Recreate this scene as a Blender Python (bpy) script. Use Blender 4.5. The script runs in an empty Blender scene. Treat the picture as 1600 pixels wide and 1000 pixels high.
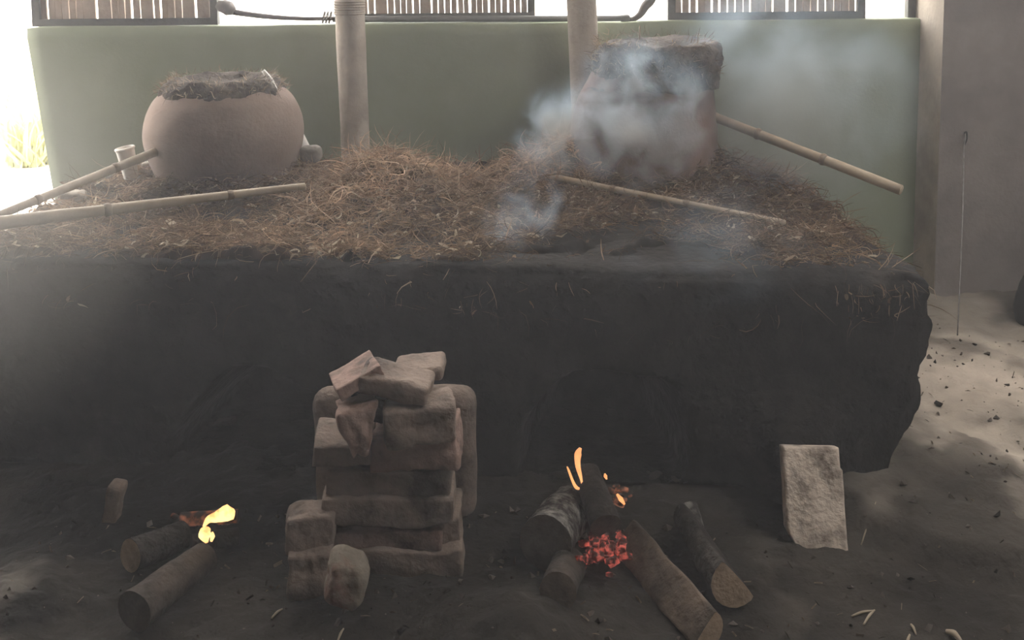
import bpy, math
import numpy as np
from mathutils import Vector, Matrix

# ------------------------------------------------------------------ camera
F, CX, CY = 1500.0, 800.0, 85.0          # focal length and principal point in 1600x1000 pixels
PITCH, ROLL, EYE = math.radians(5.5), 0.0095, np.array([0.0, 0.0, 1.55])
_f = np.array([0, math.cos(PITCH), -math.sin(PITCH)])
_u0 = np.array([0, math.sin(PITCH), math.cos(PITCH)])
_r0 = np.array([1.0, 0, 0])
_r = _r0 * math.cos(ROLL) - _u0 * math.sin(ROLL)
_u = _u0 * math.cos(ROLL) + _r0 * math.sin(ROLL)
scene = bpy.context.scene
COL = scene.collection
cd = bpy.data.cameras.new('camera')
cam = bpy.data.objects.new('camera', cd)
COL.objects.link(cam)
cd.sensor_fit = 'HORIZONTAL'
cd.sensor_width = 36.0
cd.lens = F / 1600 * 36.0
cd.shift_y = -(500 - CY) / 1600.0
cd.clip_start, cd.clip_end = 0.05, 500
cam.matrix_world = Matrix(((_r[0], _u[0], -_f[0], EYE[0]), (_r[1], _u[1], -_f[1], EYE[1]),
                           (_r[2], _u[2], -_f[2], EYE[2]), (0, 0, 0, 1)))
scene.camera = cam

# ------------------------------------------------------------------ world, sun, exposure
w = bpy.data.worlds.new('world'); scene.world = w; w.use_nodes = True
bg = w.node_tree.nodes['Background']
bg.inputs[0].default_value = (1.0, 0.965, 0.93, 1)
bg.inputs[1].default_value = 15.0
sd = bpy.data.lights.new('sun', 'SUN'); sd.energy = 7.0; sd.angle = 0.02; sd.color = (1, .93, .82)
sun = bpy.data.objects.new('sun', sd); COL.objects.link(sun)
sun.rotation_euler = Vector((0.55, -0.12, -1.0)).to_track_quat('-Z', 'Y').to_euler()
vs = scene.view_settings
vs.view_transform = 'Standard'; vs.look = 'None'; vs.exposure = 0.0; vs.gamma = 1.0; vs.use_curve_mapping = False


def portal(loc, rot, sx, sy):
    d = bpy.data.lights.new('daylight_opening', 'AREA'); d.shape = 'RECTANGLE'
    d.size, d.size_y = sx, sy; d.cycles.is_portal = True
    o = bpy.data.objects.new('daylight_opening', d); COL.objects.link(o)
    o.location = loc; o.rotation_euler = rot


ROOM_Z, WALL_Y, SILL_Z = 3.0, 4.35, 1.275
PI = math.pi
portal((-0.2, 4.62, (SILL_Z + ROOM_Z) / 2), (-PI / 2, 0, 0), 4.2, ROOM_Z - SILL_Z)     # over the half wall
portal((-3.05, 4.3, 1.45), (0, -PI / 2, 0), 2.9, 1.3)                                   # open left side
portal((2.2, 1.75, ROOM_Z - .01), (0, 0, 0), 1.0, 1.7)                                   # gap in the roof sheets

# ------------------------------------------------------------------ helpers


def ray(px, py):
    return _r * ((px - CX) / F) + _u * ((CY - py) / F) + _f


def P(px, py, Y):
    d = ray(px, py)
    return EYE + d * (Y / d[1])


def PZ(px, py, z):
    d = ray(px, py)
    return EYE + d * ((z - EYE[2]) / d[2])


def scale_at(p):
    """metres per photo pixel at a point"""
    return float(np.dot(np.asarray(p) - EYE, _f)) / F


def _hash(ix, iy, iz, seed):
    with np.errstate(over='ignore'):
        h = (ix.astype(np.int64) * 374761393 + iy.astype(np.int64) * 668265263 + iz.astype(np.int64) * 2147483647 + seed * 1274126177)
        h = (h ^ (h >> 13)) * 1274126177
        h = h ^ (h >> 16)
    return (h & 0xFFFFFF) / float(0xFFFFFF)


def vnoise(p, seed=0):
    p = np.asarray(p, float)
    i = np.floor(p).astype(np.int64); f = p - i
    f = f * f * (3 - 2 * f)
    out = 0
    for dx in (0, 1):
        for dy in (0, 1):
            for dz in (0, 1):
                wgt = (f[:, 0] if dx else 1 - f[:, 0]) * (f[:, 1] if dy else 1 - f[:, 1]) * (f[:, 2] if dz else 1 - f[:, 2])
                out = out + wgt * _hash(i[:, 0] + dx, i[:, 1] + dy, i[:, 2] + dz, seed)
    return out * 2 - 1


def fbm(p, scale, octs=4, seed=0, gain=0.5):
    p = np.asarray(p, float) * scale
    a, s, t = 1.0, 0.0, 0.0
    for o in range(octs):
        s = s + a * vnoise(p + 17.3 * o, seed + o); t += a
        a *= gain; p = p * 2.03
    return s / t


def ss(a, b, x):
    t = np.clip((x - a) / (b - a), 0, 1)
    return t * t * (3 - 2 * t)


def rng(seed):
    return np.random.default_rng(seed)


def props(o, label=None, cat=None, group=None, kind=None):
    if label: o['label'] = label
    if cat: o['category'] = cat
    if group: o['group'] = group
    if kind: o['kind'] = kind
    return o


def raw(name, v, f, mat, smooth=True, mats=None, mi=None, col=None):
    me = bpy.data.meshes.new(name)
    me.from_pydata([tuple(map(float, q)) for q in v], [], [tuple(map(int, q)) for q in f])
    for m in (mats or [mat]): me.materials.append(m)
    if smooth: me.polygons.foreach_set('use_smooth', [True] * len(me.polygons))
    if mi is not None: me.polygons.foreach_set('material_index', [int(k) for k in mi])
    if col is not None:
        a = me.color_attributes.new('Col', 'FLOAT_COLOR', 'POINT')
        c4 = np.ones((len(v), 4), np.float32); c4[:, :3] = col
        a.data.foreach_set('color', c4.ravel())
    me.update()
    return me


def thing(name, label, cat, loc, group=None):
    o = bpy.data.objects.new(name, None); COL.objects.link(o)
    o.location = tuple(map(float, loc)); o.empty_display_size = .05
    return props(o, label, cat, group)


def part(name, v, f, mat, root, sub=None, **k):
    """mesh in world coordinates, child of the Empty root (or of its part sub)"""
    v = np.asarray(v, float) - np.array(root.location)
    o = bpy.data.objects.new(name, raw(name, v, f, mat, **k)); COL.objects.link(o)
    o.parent = sub or root
    return o


def solo(name, v, f, mat, label=None, cat=None, group=None, kind=None, **k):
    v = np.asarray(v, float)
    b = np.array([(v[:, 0].min() + v[:, 0].max()) / 2, (v[:, 1].min() + v[:, 1].max()) / 2, v[:, 2].min()])
    o = bpy.data.objects.new(name, raw(name, v - b, f, mat, **k)); COL.objects.link(o)
    o.location = tuple(b)
    return props(o, label, cat, group, kind)


def join(*ms):
    V, Fc, n = [], [], 0
    for v, f in ms:
        V.append(np.asarray(v, float)); Fc += [tuple(i + n for i in q) for q in f]; n += len(v)
    return np.vstack(V), Fc


def grid(nu, nv):
    """faces of an (nu+1)x(nv+1) grid, index = i*(nv+1)+j"""
    return [(i * (nv + 1) + j, (i + 1) * (nv + 1) + j, (i + 1) * (nv + 1) + j + 1, i * (nv + 1) + j + 1)
            for i in range(nu) for j in range(nv)]


def box_grid(nx, ny, nz):
    """unit cube [-1,1]^3 surface, subdivided and welded"""
    idx, V, Fc = {}, [], []

    def vi(i, j, k):
        if (i, j, k) not in idx:
            idx[(i, j, k)] = len(V)
            V.append((2 * i / nx - 1, 2 * j / ny - 1, 2 * k / nz - 1))
        return idx[(i, j, k)]
    for i in range(nx):
        for j in range(ny):
            Fc.append((vi(i, j, 0), vi(i, j + 1, 0), vi(i + 1, j + 1, 0), vi(i + 1, j, 0)))
            Fc.append((vi(i, j, nz), vi(i + 1, j, nz), vi(i + 1, j + 1, nz), vi(i, j + 1, nz)))
    for i in range(nx):
        for k in range(nz):
            Fc.append((vi(i, 0, k), vi(i + 1, 0, k), vi(i + 1, 0, k + 1), vi(i, 0, k + 1)))
            Fc.append((vi(i, ny, k), vi(i, ny, k + 1), vi(i + 1, ny, k + 1), vi(i + 1, ny, k)))
    for j in range(ny):
        for k in range(nz):
            Fc.append((vi(0, j, k), vi(0, j, k + 1), vi(0, j + 1, k + 1), vi(0, j + 1, k)))
            Fc.append((vi(nx, j, k), vi(nx, j + 1, k), vi(nx, j + 1, k + 1), vi(nx, j, k + 1)))
    return np.array(V, float), Fc


def rot(v, ax, a):
    c, s = math.cos(a), math.sin(a)
    v = np.array(v, float)
    i, j = {'x': (1, 2), 'y': (2, 0), 'z': (0, 1)}[ax]
    p, q = v[:, i].copy(), v[:, j].copy()
    v[:, i] = p * c - q * s; v[:, j] = p * s + q * c
    return v


def lump(size, seed=0, rnd=.2, amp=.06, n=(14, 8, 8), nsc=9.0, warp=0.0):
    """worn block: rounded box with eroded, uneven faces, centred at 0; size = full extents"""
    v, f = box_grid(*n)
    h = np.array(size) / 2
    r = rnd * h.min()
    p = v * h
    q = np.clip(p, -(h - r), h - r)
    d = p - q
    L = np.linalg.norm(d, axis=1, keepdims=True); L[L == 0] = 1
    m = np.abs(d).max(axis=1, keepdims=True)
    p = q + d / L * m
    nrm = p / h ** 2 * h.min(); nrm = nrm / np.maximum(np.linalg.norm(nrm, axis=1, keepdims=True), 1e-6)
    off = np.array([seed * 3.7, seed * 1.3, seed * 2.1])
    p = p + nrm * (amp * h.min() * 2 * fbm(p + off, nsc, 4, seed))[:, None]
    if warp:
        p = p + warp * h * np.stack([fbm(p + off + 5 * i, 3.0, 2, seed + 9 * i) for i in (1, 2, 3)], 1)
    return p, f


def tube(pts, rad, n=12, seed=0, amp=0.0, nsc=8.0, caps=True, sub=1, close_ends=True):
    pts = np.asarray(pts, float); rad = np.broadcast_to(np.asarray(rad, float), (len(pts),))
    if sub > 1:
        t = np.linspace(0, len(pts) - 1, (len(pts) - 1) * sub + 1)
        k = np.arange(len(pts))
        if len(pts) > 2:                                   # Catmull-Rom
            pe = np.vstack([2 * pts[0] - pts[1], pts, 2 * pts[-1] - pts[-2]])
            i = np.minimum(t.astype(int), len(pts) - 2); u = (t - i)[:, None]
            p0, p1, p2, p3 = pe[i], pe[i + 1], pe[i + 2], pe[i + 3]
            q = .5 * (2 * p1 + (p2 - p0) * u + (2 * p0 - 5 * p1 + 4 * p2 - p3) * u ** 2 + (3 * p1 - p0 - 3 * p2 + p3) * u ** 3)
        else:
            q = pts[0] + (pts[1] - pts[0]) * t[:, None]
        rad = np.interp(t, k, rad); pts = q
    m = len(pts)
    tan = np.gradient(pts, axis=0); tan /= np.linalg.norm(tan, axis=1, keepdims=True)
    ref = np.array([0, 0, 1.0]) if abs(tan[0][2]) < .9 else np.array([1.0, 0, 0])
    V = []
    for i in range(m):
        a = np.cross(tan[i], ref); a /= np.linalg.norm(a); b = np.cross(a, tan[i])
        ref = b
        th = np.arange(n) / n * 2 * PI
        V.append(pts[i] + rad[i] * (np.cos(th)[:, None] * a + np.sin(th)[:, None] * b))
    V = np.vstack(V)
    if amp:
        c = np.repeat(pts, n, axis=0); d = V - c
        V = c + d * (1 + amp * fbm(V + seed, nsc, 3, seed))[:, None]
    Fc = [(i * n + j, i * n + (j + 1) % n, (i + 1) * n + (j + 1) % n, (i + 1) * n + j) for i in range(m - 1) for j in range(n)]
    if caps:
        V = np.vstack([V, pts[:1], pts[-1:]])
        Fc += [(m * n, (j + 1) % n, j) for j in range(n)] + [(m * n + 1, (m - 1) * n + j, (m - 1) * n + (j + 1) % n) for j in range(n)]
    return V, Fc


def beam(x0, x1, y0, y1, z0, z1):
    v = [(x, y, z) for x in (x0, x1) for y in (y0, y1) for z in (z0, z1)]
    f = [(0, 1, 3, 2), (4, 6, 7, 5), (0, 4, 5, 1), (2, 3, 7, 6), (0, 2, 6, 4), (1, 5, 7, 3)]
    return np.array(v, float), f


def lathe(prof, cx, cy, n=64, amp=0.0, nsc=6.0, seed=0, sub=6, shift=None, oct=4):
    """prof: (r, z) list bottom to top; shift: x offset per profile point"""
    prof = np.array(prof, float); k = np.arange(len(prof))
    t = np.linspace(0, len(prof) - 1, (len(prof) - 1) * sub + 1)
    pe = np.vstack([2 * prof[0] - prof[1], prof, 2 * prof[-1] - prof[-2]])
    i = np.minimum(t.astype(int), len(prof) - 2); u = (t - i)[:, None]
    p0, p1, p2, p3 = pe[i], pe[i + 1], pe[i + 2], pe[i + 3]
    q = .5 * (2 * p1 + (p2 - p0) * u + (2 * p0 - 5 * p1 + 4 * p2 - p3) * u ** 2 + (3 * p1 - p0 - 3 * p2 + p3) * u ** 3)
    sh = np.interp(t, k, shift if shift is not None else np.zeros(len(prof)))
    th = np.arange(n) / n * 2 * PI
    V = np.stack([cx + sh[:, None] + q[:, :1] * np.cos(th), cy + q[:, :1] * np.sin(th), np.repeat(q[:, 1:], n, 1)], 2)
    m = len(q); V = V.reshape(-1, 3)
    if amp:
        d = V - np.array([cx, cy, 0]); d[:, 2] = 0
        L = np.maximum(np.linalg.norm(d, axis=1, keepdims=True), 1e-5)
        V = V + d / L * (amp * fbm(V + seed, nsc, oct, seed))[:, None] + np.array([0, 0, 1.0]) * (.5 * amp * fbm(V + seed + 9, nsc, oct, seed + 5))[:, None]
    Fc = [(a * n + b, a * n + (b + 1) % n, (a + 1) * n + (b + 1) % n, (a + 1) * n + b) for a in range(m - 1) for b in range(n)]
    return V, Fc


def fan_cap(V, Fc, n, ring, centre, flip=False):
    V = np.vstack([V, [centre]]); c = len(V) - 1
    for b in range(n):
        q = (ring * n + b, ring * n + (b + 1) % n, c)
        Fc.append(q[::-1] if flip else q)
    return V, Fc


# ------------------------------------------------------------------ materials
def mat(name, c1, c2=None, sc=6.0, rough=.9, bump=.3, bsc=40.0, c3=None, sc3=2.0, lo=.35, hi=.65, lo3=.45, hi3=.65, metal=0, dist=.01, detail=8, coat=0):
    m = bpy.data.materials.new(name); m.use_nodes = True
    nt = m.node_tree; N, L = nt.nodes, nt.links
    b = N['Principled BSDF']; b.inputs['Roughness'].default_value = rough; b.inputs['Metallic'].default_value = metal
    b.inputs['Specular IOR Level'].default_value = .25
    tc = N.new('ShaderNodeNewGeometry')
    out = None

    def mixcol(a, bcol, scale, l, h):
        n = N.new('ShaderNodeTexNoise'); n.inputs['Scale'].default_value = scale; n.inputs['Detail'].default_value = detail
        n.inputs['Roughness'].default_value = .62
        L.new(tc.outputs['Position'], n.inputs['Vector'])
        r = N.new('ShaderNodeMapRange'); r.inputs['From Min'].default_value = l; r.inputs['From Max'].default_value = h
        L.new(n.outputs['Fac'], r.inputs['Value'])
        x = N.new('ShaderNodeMix'); x.data_type = 'RGBA'
        L.new(r.outputs['Result'], x.inputs['Factor'])
        if isinstance(a, tuple): x.inputs['A'].default_value = (*a, 1)
        else: L.new(a, x.inputs['A'])
        x.inputs['B'].default_value = (*bcol, 1)
        return x.outputs['Result']
    out = mixcol(c1, c2, sc, lo, hi) if c2 else None
    if c3: out = mixcol(out or c1, c3, sc3, lo3, hi3)
    if out: L.new(out, b.inputs['Base Color'])
    else: b.inputs['Base Color'].default_value = (*c1, 1)
    if bump:
        n = N.new('ShaderNodeTexNoise'); n.inputs['Scale'].default_value = bsc; n.inputs['Detail'].default_value = 6
        L.new(tc.outputs['Position'], n.inputs['Vector'])
        bp = N.new('ShaderNodeBump'); bp.inputs['Strength'].default_value = bump; bp.inputs['Distance'].default_value = dist
        L.new(n.outputs['Fac'], bp.inputs['Height']); L.new(bp.outputs['Normal'], b.inputs['Normal'])
    return m


def mat_attr(name, rough=.95, trans=0.0):
    m = bpy.data.materials.new(name); m.use_nodes = True
    N, L = m.node_tree.nodes, m.node_tree.links
    b = N['Principled BSDF']; b.inputs['Roughness'].default_value = rough; b.inputs['Specular IOR Level'].default_value = .15
    a = N.new('ShaderNodeVertexColor'); a.layer_name = 'Col'
    L.new(a.outputs['Color'], b.inputs['Base Color'])
    if trans:
        t = N.new('ShaderNodeBsdfTranslucent'); L.new(a.outputs['Color'], t.inputs['Color'])
        x = N.new('ShaderNodeMixShader'); x.inputs[0].default_value = trans
        L.new(b.outputs[0], x.inputs[1]); L.new(t.outputs[0], x.inputs[2])
        L.new(x.outputs[0], N['Material Output'].inputs['Surface'])
    return m


def mat_glow(name, base, hot, strength, sc=40., lo=.45, hi=.7, cool=None):
    """charred or flaming matter that gives off light in patches"""
    m = bpy.data.materials.new(name); m.use_nodes = True
    N, L = m.node_tree.nodes, m.node_tree.links
    b = N['Principled BSDF']; b.inputs['Base Color'].default_value = (*base, 1); b.inputs['Roughness'].default_value = .95
    g = N.new('ShaderNodeNewGeometry')
    n = N.new('ShaderNodeTexNoise'); n.inputs['Scale'].default_value = sc; n.inputs['Detail'].default_value = 4
    L.new(g.outputs['Position'], n.inputs['Vector'])
    r = N.new('ShaderNodeMapRange'); r.inputs['From Min'].default_value = lo; r.inputs['From Max'].default_value = hi
    L.new(n.outputs['Fac'], r.inputs['Value'])
    x = N.new('ShaderNodeMix'); x.data_type = 'RGBA'; L.new(r.outputs['Result'], x.inputs['Factor'])
    x.inputs['A'].default_value = (*(cool or (0, 0, 0)), 1); x.inputs['B'].default_value = (*hot, 1)
    L.new(x.outputs['Result'], b.inputs['Emission Color']); b.inputs['Emission Strength'].default_value = strength
    return m


M = {}
M['soot'] = mat('sooty_mud', (.008, .007, .0065), (.016, .0138, .012), 14, .95, .7, 28, c3=(.035, .029, .024), sc3=5, lo3=.6, hi3=.8, dist=.02)
M['green'] = mat('green_wall_paint', (.215, .245, .165), (.25, .275, .195), 3, .8, .12, 60, c3=(.175, .20, .135), sc3=1.1, lo3=.4, hi3=.75)
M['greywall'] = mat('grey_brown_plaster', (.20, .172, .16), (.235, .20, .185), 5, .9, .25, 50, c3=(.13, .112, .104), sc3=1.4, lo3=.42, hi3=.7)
M['reveal'] = mat('daylit_reveal_tint', (.46, .40, .33), (.38, .33, .27), 5, .9, .2, 50, c3=(.27, .235, .20), sc3=2.2)  # lighter than the wall: daylight on the reveal put into its colour
M['sill'] = mat('sill_plaster', (.30, .31, .25), (.22, .23, .19), 8, .9, .2, 60)
M['dust'] = mat('pale_dusty_ground', (.52, .47, .41), (.6, .55, .48), .6, .95, .2, 12)
M['plaster'] = mat('shed_wall_plaster', (.10, .09, .08), (.07, .062, .055), 2, .95, .2, 30)
M['roof'] = mat('smoked_roof_sheet', (.22, .20, .18), (.16, .145, .13), 3, .8, .2, 20)
M['post'] = mat('weathered_post', (.42, .365, .30), (.31, .265, .22), 7, .85, .35, 60, c3=(.52, .46, .38), sc3=3, lo3=.5, hi3=.7)
M['clay'] = mat('fired_clay', (.20, .145, .118), (.25, .185, .15), 5, .9, .3, 70, c3=(.14, .105, .09), sc3=2.6, lo3=.45, hi3=.7)
M['clay2'] = mat('smoked_clay', (.17, .115, .095), (.22, .15, .125), 5, .9, .35, 70, c3=(.07, .055, .05), sc3=3.1, lo3=.4, hi3=.62)
M['mud'] = mat('fibre_mud_seal', (.065, .053, .044), (.12, .098, .08), 30, .95, .9, 60, c3=(.035, .029, .025), sc3=11, dist=.015)
M['bamboo'] = mat('dry_cane', (.35, .29, .21), (.25, .20, .145), 9, .6, .15, 50, c3=(.19, .145, .10), sc3=5, lo3=.55, hi3=.75)
M['canejoint'] = mat('cane_joint', (.15, .115, .085), (.22, .17, .12), 30, .8, .3, 60)
M['canepith'] = mat('cane_cut_end', (.5, .42, .3), (.36, .29, .2), 60, .8, .2, 90)
M['white'] = mat('white_plastic', (.8, .77, .72), (.7, .66, .6), 12, .5, .05, 30)
M['stone'] = mat('grey_stone', (.17, .15, .13), (.25, .225, .195), 14, .95, .6, 50)
M['palestone'] = mat('pale_stone', (.45, .40, .34), (.34, .30, .25), 14, .95, .5, 50)
M['brick'] = mat('worn_adobe_brick', (.19, .145, .118), (.26, .20, .16), 14, .95, .7, 55, c3=(.06, .048, .041), sc3=7, lo3=.48, hi3=.68, dist=.012)
M['brickred'] = mat('reddish_adobe_brick', (.225, .15, .122), (.28, .19, .155), 14, .95, .7, 55, c3=(.06, .046, .04), sc3=8, lo3=.5, hi3=.7, dist=.012)
M['palebrick'] = mat('pale_mortar_brick', (.55, .46, .375), (.68, .57, .47), 16, .95, .6, 60, c3=(.17, .135, .11), sc3=17, lo3=.43, hi3=.66, dist=.01)
M['rock'] = mat('field_stone', (.16, .135, .105), (.24, .205, .16), 11, .95, .7, 45, c3=(.19, .11, .085), sc3=9, lo3=.5, hi3=.65, dist=.012)
M['char'] = mat('charred_bark', (.018, .015, .013), (.04, .033, .028), 22, .95, .9, 50, dist=.015)
M['ash'] = mat('ashy_bark', (.035, .03, .027), (.24, .225, .20), 26, .95, .9, 60, lo=.45, hi=.68, dist=.012)
M['bark'] = mat('brown_bark', (.09, .066, .05), (.15, .11, .082), 18, .95, .9, 40, c3=(.03, .025, .02), sc3=6, dist=.012)
M['sootbark'] = mat('smoked_bark', (.04, .031, .025), (.075, .058, .046), 18, .95, .9, 40, c3=(.02, .017, .014), sc3=6, dist=.012)
M['cutwood'] = mat('cut_wood', (.42, .31, .215), (.32, .235, .16), 30, .9, .4, 80, c3=(.10, .075, .055), sc3=9, lo3=.55, hi3=.75)
M['darkcut'] = mat('smoked_cut_wood', (.06, .047, .038), (.10, .078, .062), 30, .9, .5, 80)
M['slatwood'] = mat('slat_wood', (.42, .34, .28), (.33, .265, .215), 12, .9, .3, 60)
M['frame'] = mat('dark_frame_wood', (.075, .075, .068), (.10, .098, .09), 9, .9, .3, 50)
M['pipe'] = mat('grey_pipe', (.10, .105, .10), (.14, .14, .13), 10, .6, .1, 50)
M['hose'] = mat('dirty_hose', (.075, .066, .058), (.11, .098, .088), 14, .7, .2, 50)
M['rod'] = mat('dull_steel', (.22, .2, .19), (.12, .11, .10), 40, .45, .1, 80, metal=.6)
M['sack'] = mat('dark_sack', (.022, .021, .021), (.035, .033, .032), 9, .8, .4, 30)
M['fibre'] = mat_attr('agave_fibre', .95, .42)
M['earth'] = mat_attr('earth_floor', .95)
_N, _L = M['earth'].node_tree.nodes, M['earth'].node_tree.links
_g = _N.new('ShaderNodeNewGeometry'); _n = _N.new('ShaderNodeTexNoise'); _n.inputs['Scale'].default_value = 38; _n.inputs['Detail'].default_value = 7
_b = _N.new('ShaderNodeBump'); _b.inputs['Strength'].default_value = .7; _b.inputs['Distance'].default_value = .014
_L.new(_g.outputs['Position'], _n.inputs['Vector']); _L.new(_n.outputs['Fac'], _b.inputs['Height'])
_L.new(_b.outputs['Normal'], _N['Principled BSDF'].inputs['Normal'])
M['leaf'] = mat_attr('sunlit_leaf', .7, .4)
M['ember'] = mat_glow('glowing_coal', (.02, .015, .013), (1.0, .17, .12), .62, 60, .48, .72, (.03, .004, .002))
M['flame_orange'] = mat_glow('orange_flame', (.0, .0, .0), (1.0, .46, .17), 1.3, 25, .2, .6, (.85, .26, .09))
M['flame_yellow'] = mat_glow('yellow_flame', (.0, .0, .0), (1.0, .78, .32), 1.7, 40, .35, .6, (1.0, .42, .12))
M['hotwood'] = mat_glow('glowing_wood', (.03, .02, .015), (.8, .27, .13), .42, 45, .45, .75)


# ------------------------------------------------------------------ setting
def structure(name, v, f, m, **k):
    return solo(name, v, f, m, kind='structure', **k)


def floor_h(x, y):
    p = np.stack([x, y, np.zeros_like(x)], 1)
    z = .018 * fbm(p, 2.2, 4, 3) + .016 * fbm(p, 9, 3, 8) + .010 * fbm(p, 27, 3, 12)
    # trodden terrace right of the hearth, with a worn lip towards the stoke hole
    edge = 2.47 - .22 * ss(.85, 1.25, x) + .05 * fbm(p, 3.5, 2, 21)
    t = ss(-.06, .05, y - edge) * ss(.80, .95, x + .04 * fbm(p, 5, 2, 5))
    z = z + .075 * t
    z = z - .03 * np.exp(-((x - 1.45 - .55 * (3.0 - y)) / .07) ** 2) * t * ss(2.5, 2.7, y) * (1 - ss(3.1, 3.4, y))
    # ash heaps drawn out of the two fires
    z = z + .07 * np.exp(-((x - .03) / .16) ** 2 - ((y - 2.05) / .14) ** 2)
    z = z + .03 * np.exp(-((x + .28) / .3) ** 2 - ((y - 2.1) / .22) ** 2)
    z = z + .05 * np.exp(-((x + .68) / .22) ** 2 - ((y - 1.93) / .05) ** 2)
    z = z + .06 * np.exp(-((x + 1.22) / .16) ** 2 - ((y - 2.1) / .25) ** 2)
    return z


gx = np.concatenate([np.linspace(-3.4, -1.45, 40)[:-1], np.linspace(-1.45, 2.5, 396)[:-1], np.linspace(2.5, 3.8, 30)])
gy = np.concatenate([np.linspace(-1.5, 1.75, 60)[:-1], np.linspace(1.75, 2.9, 130)[:-1], np.linspace(2.9, 4.5, 110)])
nx, ny = len(gx) - 1, len(gy) - 1
X, Y = np.meshgrid(gx, gy, indexing='ij')
V = np.stack([X.ravel(), Y.ravel(), floor_h(X.ravel(), Y.ravel())], 1)
x_, y_ = V[:, 0], V[:, 1]
n1 = fbm(V, 2.6, 4, 201); n2 = fbm(V, 14, 3, 205)
blk = (1 - ss(.62, 1.05, x_ + .22 * n1)) * ss(1.2, 1.7, y_ + .3 * n1)                       # soot trodden in before the fires
blk = np.maximum(blk, .75 * (1 - ss(.0, .30, np.hypot((x_ - 1.0) * .6, y_ - 2.22) + .12 * n1)))
fc = np.array([.36, .31, .255]) * (1 + .35 * n1 + .25 * n2)[:, None]
dry = (1 - .75 * ss(3.35, 3.75, y_ + .5 * n1)) * ss(2.62, 3.0, y_ + .25 * n1 - .3 * (x_ - 1.4)) * ss(1.1, 1.35, x_ + .1 * n1)               # pale dusty end; also paints the light pool and shade near the wall
fc = fc * (.36 + .95 * dry)[:, None]
fc = fc * (1 - .6 * ss(.08, .3, fbm(V, 2.3, 4, 209)))[:, None]
ashy = ss(.72, 1.0, -x_ + .15 * n1) * (1 - ss(2.1, 2.4, y_ + .2 * n1)) * ss(1.15, 1.3, -x_ + .2 * n2)
fc = fc * (1 - .8 * blk)[:, None] + np.array([.05, .044, .037]) * (1 + .8 * n2)[:, None] * (ashy * blk)[:, None]
structure('floor', V, grid(nx, ny), M['earth'], col=np.clip(fc, .004, 1))

# sun-bleached yard outside, lapping just under the shed floor
nx = 40
X, Y = np.meshgrid(np.linspace(-60, 60, nx + 1), np.linspace(-20, 110, nx + 1), indexing='ij')
V = np.stack([X.ravel(), Y.ravel(), -.09 + 0 * X.ravel()], 1)
structure('ground_yard', V, grid(nx, nx), M['dust'])

# green half wall: top edge softly rounded, left end slightly out of plumb
v, f = lump((1, 1, 1), 4, .02, 0, (60, 6, 24), 3)
u, d, h = v[:, 0] + .5, v[:, 1] + .5, v[:, 2] + .5
xl = -2.07 - .15 * h
wx = xl + (1.95 - xl) * u
V = np.stack([wx, WALL_Y + .16 * d, -.06 + (SILL_Z + .06) * h], 1)
V[:, 1] += .006 * fbm(V, 2.5, 3, 6); V[:, 2] += np.where(h > .9, .006 * fbm(V, 4, 3, 9), 0)
structure('wall_back', V, f, M['green'])
# grey wall on the right, its near corner and reveal painted lighter as if daylit
v, f = beam(1.856, 3.8, 4.12, 4.62, -.06, ROOM_Z)
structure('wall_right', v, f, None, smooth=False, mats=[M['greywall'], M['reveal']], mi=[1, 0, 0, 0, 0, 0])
# the rest of the shed, behind and beside the camera
structure('wall_side', *beam(3.66, 3.8, -1.5, 4.12, -.06, ROOM_Z), M['plaster'], smooth=False)
structure('wall_front', *beam(-3.4, 3.8, -1.62, -1.5, -.06, ROOM_Z), M['plaster'], smooth=False)
structure('wall_left', *beam(-3.4, -3.25, -1.5, 3.75, -.06, ROOM_Z), M['plaster'], smooth=False)
ms = [beam(-3.7, 1.7, -1.8, 4.62, ROOM_Z, ROOM_Z + .06), beam(2.7, 4.2, -1.8, 4.62, ROOM_Z, ROOM_Z + .06),
      beam(1.7, 2.7, -1.8, .9, ROOM_Z, ROOM_Z + .06), beam(1.7, 2.7, 2.6, 4.62, ROOM_Z, ROOM_Z + .06)]
structure('ceiling', *join(*ms), M['roof'], smooth=False)


# ------------------------------------------------------------------ the hearth
HT = .645                                       # height of the mud top
XL, XR, YB = -1.80, 1.19, 4.34


def front_y(x):
    return 2.90 + (2.665 - 2.90) * (x - XL) / (XR - XL)


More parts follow.
